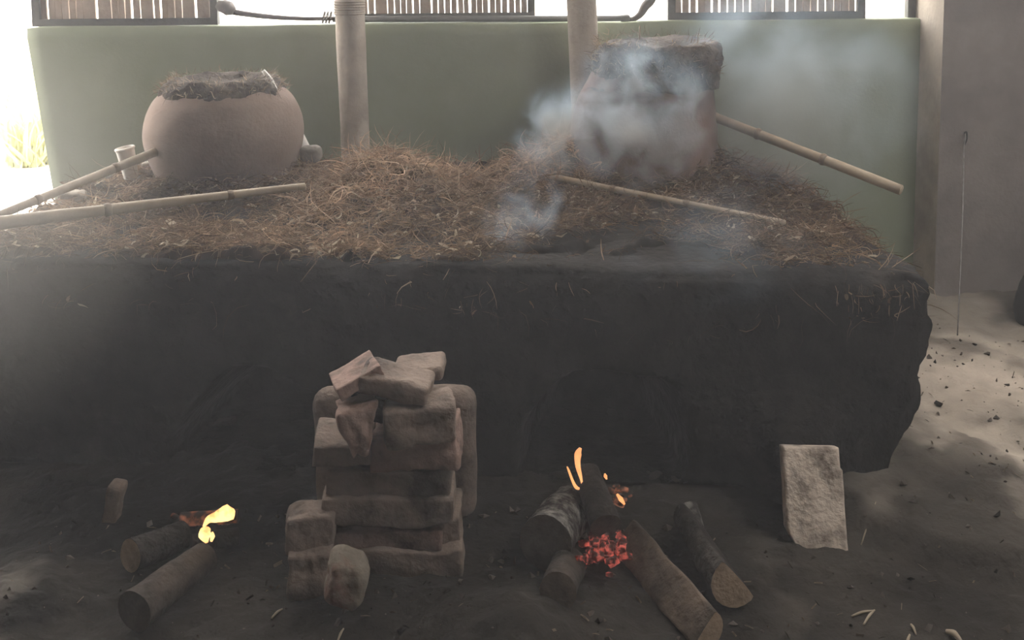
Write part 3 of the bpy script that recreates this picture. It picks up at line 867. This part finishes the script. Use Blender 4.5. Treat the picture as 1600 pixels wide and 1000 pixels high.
# ------------------------------------------------------------------ firewood
def log(label, a, b, r0, r1, m_side, m_end, seed, half=False, group='firewood', tip=None, amp=.16):
    def rest(p, r):                                         # slide along the line of sight until it lies on the floor
        p = np.asarray(p, float)
        low = floor_h(p[:1], p[1:2])[0] + .85 * r
        return p if p[2] >= low else EYE + (p - EYE) * ((low - EYE[2]) / (p[2] - EYE[2]))
    a, b = rest(a, r0), rest(b, r1)
    t = thing('firewood_log', label, 'log', (*((a + b) / 2)[:2], min(a[2], b[2]) - r0), group)
    n = 20; q = np.linspace(0, 1, 18)
    line = a + (b - a) * q[:, None]
    rad = r0 + (r1 - r0) * q
    if tip: rad = rad * (1 - tip * ss(.75, 1, q))
    v, f = tube(line, rad, n, seed, amp, 11, caps=False)
    if half:
        d = (b - a) / np.linalg.norm(b - a); nn = np.array([half[0], half[1], half[2]], float); nn -= d * nn.dot(d); nn /= np.linalg.norm(nn)
        c = np.repeat(line, n, axis=0); h = ((v - c) @ nn)
        v = v - nn * np.maximum(h - .1 * r0, 0)[:, None] * .93
    part('bark', v, f, m_side, t)
    for k, e in ((0, a), (17, b)):
        ring = v[k * n:(k + 1) * n]; cc = ring.mean(0)
        d = (b - a) / np.linalg.norm(b - a) * (-1 if k == 0 else 1)
        inner = cc + (ring - cc) * .5 + d * .002
        vv = np.vstack([ring + d * .001, inner, [cc + d * .0015]])
        ff = [(j, (j + 1) % n, n + (j + 1) % n, n + j) for j in range(n)] + [(n + j, n + (j + 1) % n, 2 * n) for j in range(n)]
        if k == 0: ff = [q_[::-1] for q_ in ff]
        part('cut_face', vv, ff, m_end if k == 0 else M['char'], t)
    return t


log('thick round log with ash-white bark, left of the glowing coals', P(851, 847, 2.30), P(893, 790, 2.62), .068, .06, M['ash'], M['darkcut'], 3)
log('charred split stick standing over the glowing coals', P(945, 822, 2.36), P(917, 738, 2.52), .040, .034, M['char'], M['darkcut'], 4)
log('long pale-sided log pointing out of the right fire towards the front', P(1103, 985, 2.05), P(975, 838, 2.42), .048, .05, M['bark'], M['cutwood'], 5, half=(-.6, -.5, .6))
log('split half log with pale wedge-shaped end, right of the right fire', P(1151, 909, 2.16), P(1079, 806, 2.46), .062, .05, M['char'], M['cutwood'], 6, half=(.75, 0, .6))
log('short stump with ash-white burnt tip behind the split half log', P(1084, 828, 2.44), P(1076, 792, 2.50), .030, .026, M['ash'], M['ash'], 7)
log('stubby dull log lying below the thick round log', P(872, 925, 2.18), P(888, 880, 2.32), .044, .044, M['sootbark'], M['bark'], 8, amp=.18)
log('round log with dark cut end nearest the front of the left fire', P(210, 955, 2.08), P(318, 872, 2.42), .046, .040, M['sootbark'], M['darkcut'], 9)
log('squared billet with pale end reaching into the left fire', P(204, 868, 2.30), P(285, 836, 2.55), .044, .036, M['char'], M['cutwood'], 10, amp=.2)
log('charred log lying along the back of the left fire', P(282, 812, 2.56), P(372, 806, 2.62), .019, .019, M['hotwood'], M['char'], 11)
log('charred stick crossing under the left flame', P(300, 850, 2.46), P(372, 838, 2.56), .024, .022, M['char'], M['char'], 12)


# ------------------------------------------------------------------ flames and coals
def flame(label, pts, wid, m, seed, flat=.45):
    pts = np.asarray(pts, float)
    v, f = tube(pts, wid, 10, seed, .18, 25, sub=6)
    c = pts.mean(0)
    v[:, 1] = c[1] + (v[:, 1] - c[1]) * flat + 0
    return solo('flame', v, f, m, label, 'flame', 'flames')


Y1 = 2.46
flame('tall thin orange flame beside the charred split stick', [P(911, 766, Y1), P(908, 748, Y1), P(903, 728, Y1), P(903, 710, Y1), P(907, 700, Y1)], [.0015, .004, .008, .010, .004], M['flame_orange'], 1)
flame('small hooked orange flame at the foot of the tall flame', [P(909, 764, Y1), P(901, 762, Y1), P(895, 752, Y1), P(889, 736, Y1), P(886, 729, Y1)], [.002, .005, .004, .003, .0015], M['flame_orange'], 2)
flame('tiny orange flame right of the charred split stick', [P(976, 788, Y1), P(970, 780, Y1), P(964, 772, Y1)], [.003, .007, .003], M['flame_orange'], 3)
flame('smallest spark of flame above the charred split stick', [P(948, 749, Y1), P(946, 744, Y1), P(945, 740, Y1)], [.002, .005, .002], M['flame_orange'], 4)
Y2 = 2.30
flame('bright yellow flame licking up to the right in the left fire', [P(318, 823, Y2), P(326, 812, Y2), P(338, 808, Y2), P(352, 803, Y2), P(360, 800, Y2), P(366, 797, Y2)], [.003, .009, .013, .020, .020, .005], M['flame_yellow'], 5)
flame('stubby yellow flame under the bright one in the left fire', [P(323, 848, Y2), P(320, 838, Y2), P(322, 830, Y2), P(327, 825, Y2)], [.004, .016, .016, .005], M['flame_yellow'], 6)
flame('narrow yellow tongue at the right edge of the left fire', [P(330, 846, Y2), P(332, 838, Y2), P(332, 831, Y2)], [.003, .006, .002], M['flame_yellow'], 7)

R = rng(44); ms = []
for i in range(90):
    c = PZ(*(np.array([944, 858]) + R.normal(0, 1, 2) * [17, 13]), .045 + R.uniform(-.02, .03)); s = R.uniform(.006, .02)
    v, f = lump((s * 1.5, s, s * .8), i, .3, .3, (5, 5, 5), 40)
    ms.append((rot(rot(v, 'z', R.uniform(0, 3)), 'x', R.uniform(0, 3)) + c, f))
solo('coals', *join(*ms), M['ember'], 'heap of red glowing coals under the charred split stick', 'coals', kind='stuff')

R = rng(45)
for label, px, py, yy, n_, sp in (('dull red embers on the squared billet in the left fire', 268, 838, 2.44, 26, (9, 4)), ('red embers glowing around the left flames', 318, 812, 2.56, 60, (22, 5)),
                                  ('few red embers right of the charred split stick', 968, 778, 2.50, 16, (5, 9))):
    ms = []
    for i in range(n_):
        c = P(px + R.normal(0, sp[0]), py + R.normal(0, sp[1]), yy + R.normal(0, .012)); q = R.uniform(.005, .014)
        v, f = lump((q * 1.8, q, q), i, .8, .2, (4, 4, 4), 40)
        ms.append((rot(v, 'y', R.uniform(-.5, .5)) + c, f))
    solo('embers', *join(*ms), M['hotwood'], label, 'embers', kind='stuff')

# ------------------------------------------------------------------ litter on the floor
straws = [('pale dry husk on the floor, rightmost of the litter', 1480, 968, 1503, 983, .0065),
          ('long bent straw on the floor in front of the pale brick', 1331, 942, 1366, 938, .0035),
          ('straw crossing the long bent straw on the floor', 1350, 954, 1367, 936, .003),
          ('short pale chip lying right of the crossed straws', 1424, 962, 1432, 974, .0035),
          ('curled grey chip below the short pale chip', 1416, 996, 1422, 976, .0035),
          ('arched dry stalk on the terrace right of the pale brick', 1346, 832, 1368, 802, .0025),
          ('thin stick poking up left of the standing bricks', 424, 960, 441, 944, .003),
          ('curled pale shaving on the floor below the field stone', 527, 998, 537, 985, .003)]
for label, x0, y0, x1, y1, r in straws:
    a, b = PZ(x0, y0, .03), PZ(x1, y1, .03)
    for p in (a, b): p[2] = floor_h(p[:1], p[1:2])[0] + r * .9
    m_ = (a + b) / 2 + [0, 0, r * 1.2]
    solo('straw', *tube([a, m_, b], [r * .7, r, r * .6], 8, int(x0), .2, 30, sub=4), M['bamboo'], label, 'straw', 'litter on the floor')
R = rng(9); V, Fs, Cs = [], [], []
for i in range(900):
    x, y = R.uniform(-1.3, 2.6), R.uniform(1.7, 3.9)
    if y > 2.6 and x < 1.25: continue
    z = floor_h(np.array([x]), np.array([y]))[0]
    L = R.uniform(.003, .013); w_ = R.uniform(.0008, .003); th = R.uniform(0, PI)
    d = np.array([math.cos(th), math.sin(th), R.normal(0, .25)]); s_ = np.array([-d[1], d[0], R.normal(0, .5)])
    p = np.array([x, y, z + .004]); k = len(V)
    V += [p - d * L - s_ * w_, p - d * L + s_ * w_, p + d * L + s_ * w_, p + d * L - s_ * w_, p + [0, 0, w_ * 1.5]]
    Fs += [(k, k + 1, k + 4), (k + 1, k + 2, k + 4), (k + 2, k + 3, k + 4), (k + 3, k, k + 4)]
    Cs += [np.array([.24, .19, .14]) * R.uniform(.05, 1.0) ** 1.6] * 5
for i in range(1500):
    x, y = R.uniform(-1.3, 2.4), R.uniform(1.75, 3.6)
    if y > 2.6 and x < 1.25: continue
    z = floor_h(np.array([x]), np.array([y]))[0]; r = .002 + .011 * R.uniform() ** 4
    k = len(V); p = np.array([x, y, z + r * .3])
    V += [p + r * (np.array(d_) + R.normal(0, .3, 3)) for d_ in ((1, 0, 0), (0, 1, 0), (-1, 0, 0), (0, -1, 0), (0, 0, .9), (0, 0, -.9))]
    Fs += [(k + a_, k + (a_ + 1) % 4, k + 4) for a_ in range(4)] + [(k + (a_ + 1) % 4, k + a_, k + 5) for a_ in range(4)]
    Cs += [np.array([.13, .11, .095]) * R.uniform(.1, 1.5)] * 6
solo('chaff', V, Fs, M['fibre'], 'scattered chaff and ash crumbs over the dirt floor', 'chaff', kind='stuff', smooth=False, col=np.array(Cs))

# ------------------------------------------------------------------ yard on the left: plants and boulder
R = rng(71)


def bush(label, px, py, Y, hgt, spread, n, seed, tint):
    R = rng(seed); b = P(px, py, Y); b[2] = -.09
    t = thing('reed_clump', label, 'plant', b, 'plants in the yard')
    V, Fs, Cs = [], [], []
    for i in range(n):
        th = R.uniform(0, 2 * PI); r = spread * math.sqrt(R.uniform()) * .4
        p = b + [r * math.cos(th), r * math.sin(th), 0]
        d = np.array([R.normal(0, .35), R.normal(0, .35), 1.0]); L = hgt * R.uniform(.5, 1.05); w_ = R.uniform(.008, .022)
        s_ = np.cross(d, R.normal(0, 1, 3)); s_ /= np.linalg.norm(s_)
        bend = np.array([R.normal(0, .5), R.normal(0, .5), -.35]); k = len(V)
        for j in range(6):
            u_ = j / 5; c = p + d * L * u_ + bend * L * .6 * u_ ** 2.2; ww = w_ * (1 - u_) ** .6 + .001
            V += [c - s_ * ww, c + s_ * ww]
            if j: Fs.append((k + 2 * j - 2, k + 2 * j - 1, k + 2 * j + 1, k + 2 * j))
        Cs += [np.array(tint) * R.uniform(.6, 1.3)] * 12
    o = part('blades', V, Fs, M['leaf'], t, col=np.array(Cs)); o['kind'] = 'stuff'
    return t


bush('tall yellow-green reed clump in the sunny yard, nearest the green wall', 48, 200, 7.9, 1.05, .5, 170, 3, (.55, .55, .26))
bush('paler reed clump at the far left edge of the yard', 12, 190, 8.8, 1.25, .6, 150, 4, (.6, .58, .32))
c = PZ(14, 214, -.09)
v, f = lump((.42, .34, .26), 31, .8, .12, (14, 12, 10), 6)
solo('boulder', v + c + [0, .1, .12], f, M['stone'], 'pale sunlit boulder before the reeds in the yard', 'boulder')

# ------------------------------------------------------------------ haze and smoke


def mat_haze(name, dens, col, g):
    m = bpy.data.materials.new(name); m.use_nodes = True
    N, L = m.node_tree.nodes, m.node_tree.links; N.clear()
    o = N.new('ShaderNodeOutputMaterial'); s_ = N.new('ShaderNodeVolumeScatter')
    s_.inputs['Color'].default_value = (*col, 1); s_.inputs['Density'].default_value = dens; s_.inputs['Anisotropy'].default_value = g
    L.new(s_.outputs[0], o.inputs['Volume']); return m


v, f = beam(-3.24, 3.65, -1.49, 4.60, -.055, ROOM_Z - .01)
solo('haze', v, f, mat_haze('thin_smoke_haze', .0185, (.97, .97, 1.0), .35), 'thin grey smoke haze filling the whole shed', 'haze', kind='stuff', smooth=False)


def mat_smoke(name, dens, col, seed, nscale, lo, hi, warp=1.4):
    m = bpy.data.materials.new(name); m.use_nodes = True
    N, L = m.node_tree.nodes, m.node_tree.links; N.clear()
    o = N.new('ShaderNodeOutputMaterial'); s_ = N.new('ShaderNodeVolumeScatter')
    s_.inputs['Color'].default_value = (*col, 1); s_.inputs['Anisotropy'].default_value = .3
    tc = N.new('ShaderNodeTexCoord'); ln = N.new('ShaderNodeVectorMath'); ln.operation = 'LENGTH'
    wn = N.new('ShaderNodeTexNoise'); wn.inputs['Scale'].default_value = 1.5; wn.inputs['Detail'].default_value = 3
    wa = N.new('ShaderNodeVectorMath'); wa.operation = 'ADD'; wa.inputs[1].default_value = (seed * 3.1, seed * 2.3, seed)
    L.new(tc.outputs['Object'], wa.inputs[0]); L.new(wa.outputs[0], wn.inputs['Vector'])
    wb = N.new('ShaderNodeVectorMath'); wb.operation = 'SUBTRACT'; wb.inputs[1].default_value = (.5, .5, .5)
    L.new(wn.outputs['Color'], wb.inputs[0])
    wc = N.new('ShaderNodeVectorMath'); wc.operation = 'SCALE'; wc.inputs['Scale'].default_value = warp; L.new(wb.outputs[0], wc.inputs[0])
    wd_ = N.new('ShaderNodeVectorMath'); wd_.operation = 'ADD'; L.new(tc.outputs['Object'], wd_.inputs[0]); L.new(wc.outputs[0], wd_.inputs[1])
    L.new(wd_.outputs[0], ln.inputs[0])
    edge = N.new('ShaderNodeVectorMath'); edge.operation = 'LENGTH'; L.new(tc.outputs['Object'], edge.inputs[0])
    ef = N.new('ShaderNodeMapRange'); ef.interpolation_type = 'SMOOTHSTEP'; ef.inputs['From Min'].default_value = 1.0; ef.inputs['From Max'].default_value = .7
    L.new(edge.outputs['Value'], ef.inputs['Value'])
    fall = N.new('ShaderNodeMapRange'); fall.interpolation_type = 'SMOOTHSTEP'
    fall.inputs['From Min'].default_value = 1.0; fall.inputs['From Max'].default_value = .1
    L.new(ln.outputs['Value'], fall.inputs['Value'])
    g = N.new('ShaderNodeNewGeometry'); ad = N.new('ShaderNodeVectorMath'); ad.operation = 'ADD'; ad.inputs[1].default_value = (seed, seed * 1.7, 0)
    L.new(g.outputs['Position'], ad.inputs[0])
    n = N.new('ShaderNodeTexNoise'); n.inputs['Scale'].default_value = nscale; n.inputs['Detail'].default_value = 5; n.inputs['Distortion'].default_value = .6
    L.new(ad.outputs[0], n.inputs['Vector'])
    r = N.new('ShaderNodeMapRange'); r.inputs['From Min'].default_value = lo; r.inputs['From Max'].default_value = hi
    L.new(n.outputs['Fac'], r.inputs['Value'])
    mu = N.new('ShaderNodeMath'); mu.operation = 'MULTIPLY'; L.new(r.outputs[0], mu.inputs[0])
    me_ = N.new('ShaderNodeMath'); me_.operation = 'MULTIPLY'; L.new(fall.outputs[0], me_.inputs[0]); L.new(ef.outputs[0], me_.inputs[1])
    L.new(me_.outputs[0], mu.inputs[1])
    m2 = N.new('ShaderNodeMath'); m2.operation = 'MULTIPLY'; L.new(mu.outputs[0], m2.inputs[0]); m2.inputs[1].default_value = dens
    L.new(m2.outputs[0], s_.inputs['Density']); L.new(s_.outputs[0], o.inputs['Volume'])
    m.cycles.volume_step_rate = .55
    return m


def smoke(label, c, size, seed, dens, nscale=5., lo=.4, hi=.7, tilt=0, col=(.62, .82, 1.0)):
    v, f = box_grid(8, 8, 8); v = v / np.linalg.norm(v, axis=1, keepdims=True)
    o = bpy.data.objects.new('smoke', raw('smoke', v, f, mat_smoke('drifting_smoke', dens, col, seed, nscale, lo, hi))); COL.objects.link(o)
    o.location = tuple(c); o.scale = size; o.rotation_euler = (0, math.radians(tilt), 0)
    return props(o, label, 'smoke', 'smoke around the right pot', 'stuff')


smoke('dense smoke curling up in front of the tall clay pot', P(1000, 180, 3.40), (.33, .18, .34), 1, 15.0, 7, .42, .72)
smoke('smoke wisp rising on the left of the tall clay pot', P(866, 208, 3.6), (.19, .18, .27), 2, 17.0, 8, .42, .70, 28)
smoke('wide bluish smoke cloud drifting right of the tall clay pot', P(1235, 160, 3.75), (.64, .38, .58), 3, 4.6, 3.2, .34, .68, 10)
smoke('low smoke wisp creeping over the fibre left of the grey cane pole', P(815, 345, 3.05), (.15, .22, .24), 4, 7.0, 9, .44, .74, 25)
smoke('faint smoke veil hanging over the front edge of the hearth', P(1120, 390, 2.62), (.34, .14, .22), 5, 2.4, 4, .38, .7, -8)


v, f = box_grid(10, 10, 10); v = v / np.linalg.norm(v, axis=1, keepdims=True)  # haze volume added on the left, also standing in for lens glare
o = bpy.data.objects.new('smoke', raw('smoke', v, f, mat_smoke('drifting_smoke', .34, (1, .95, .86), 8, 1.2, .1, .5, 0))); COL.objects.link(o)
o.location = tuple(P(-110, 330, 2.45)); o.scale = (.75, .7, .75)
props(o, 'pale added haze veil for the glare at the left end of the hearth', 'smoke', kind='stuff')
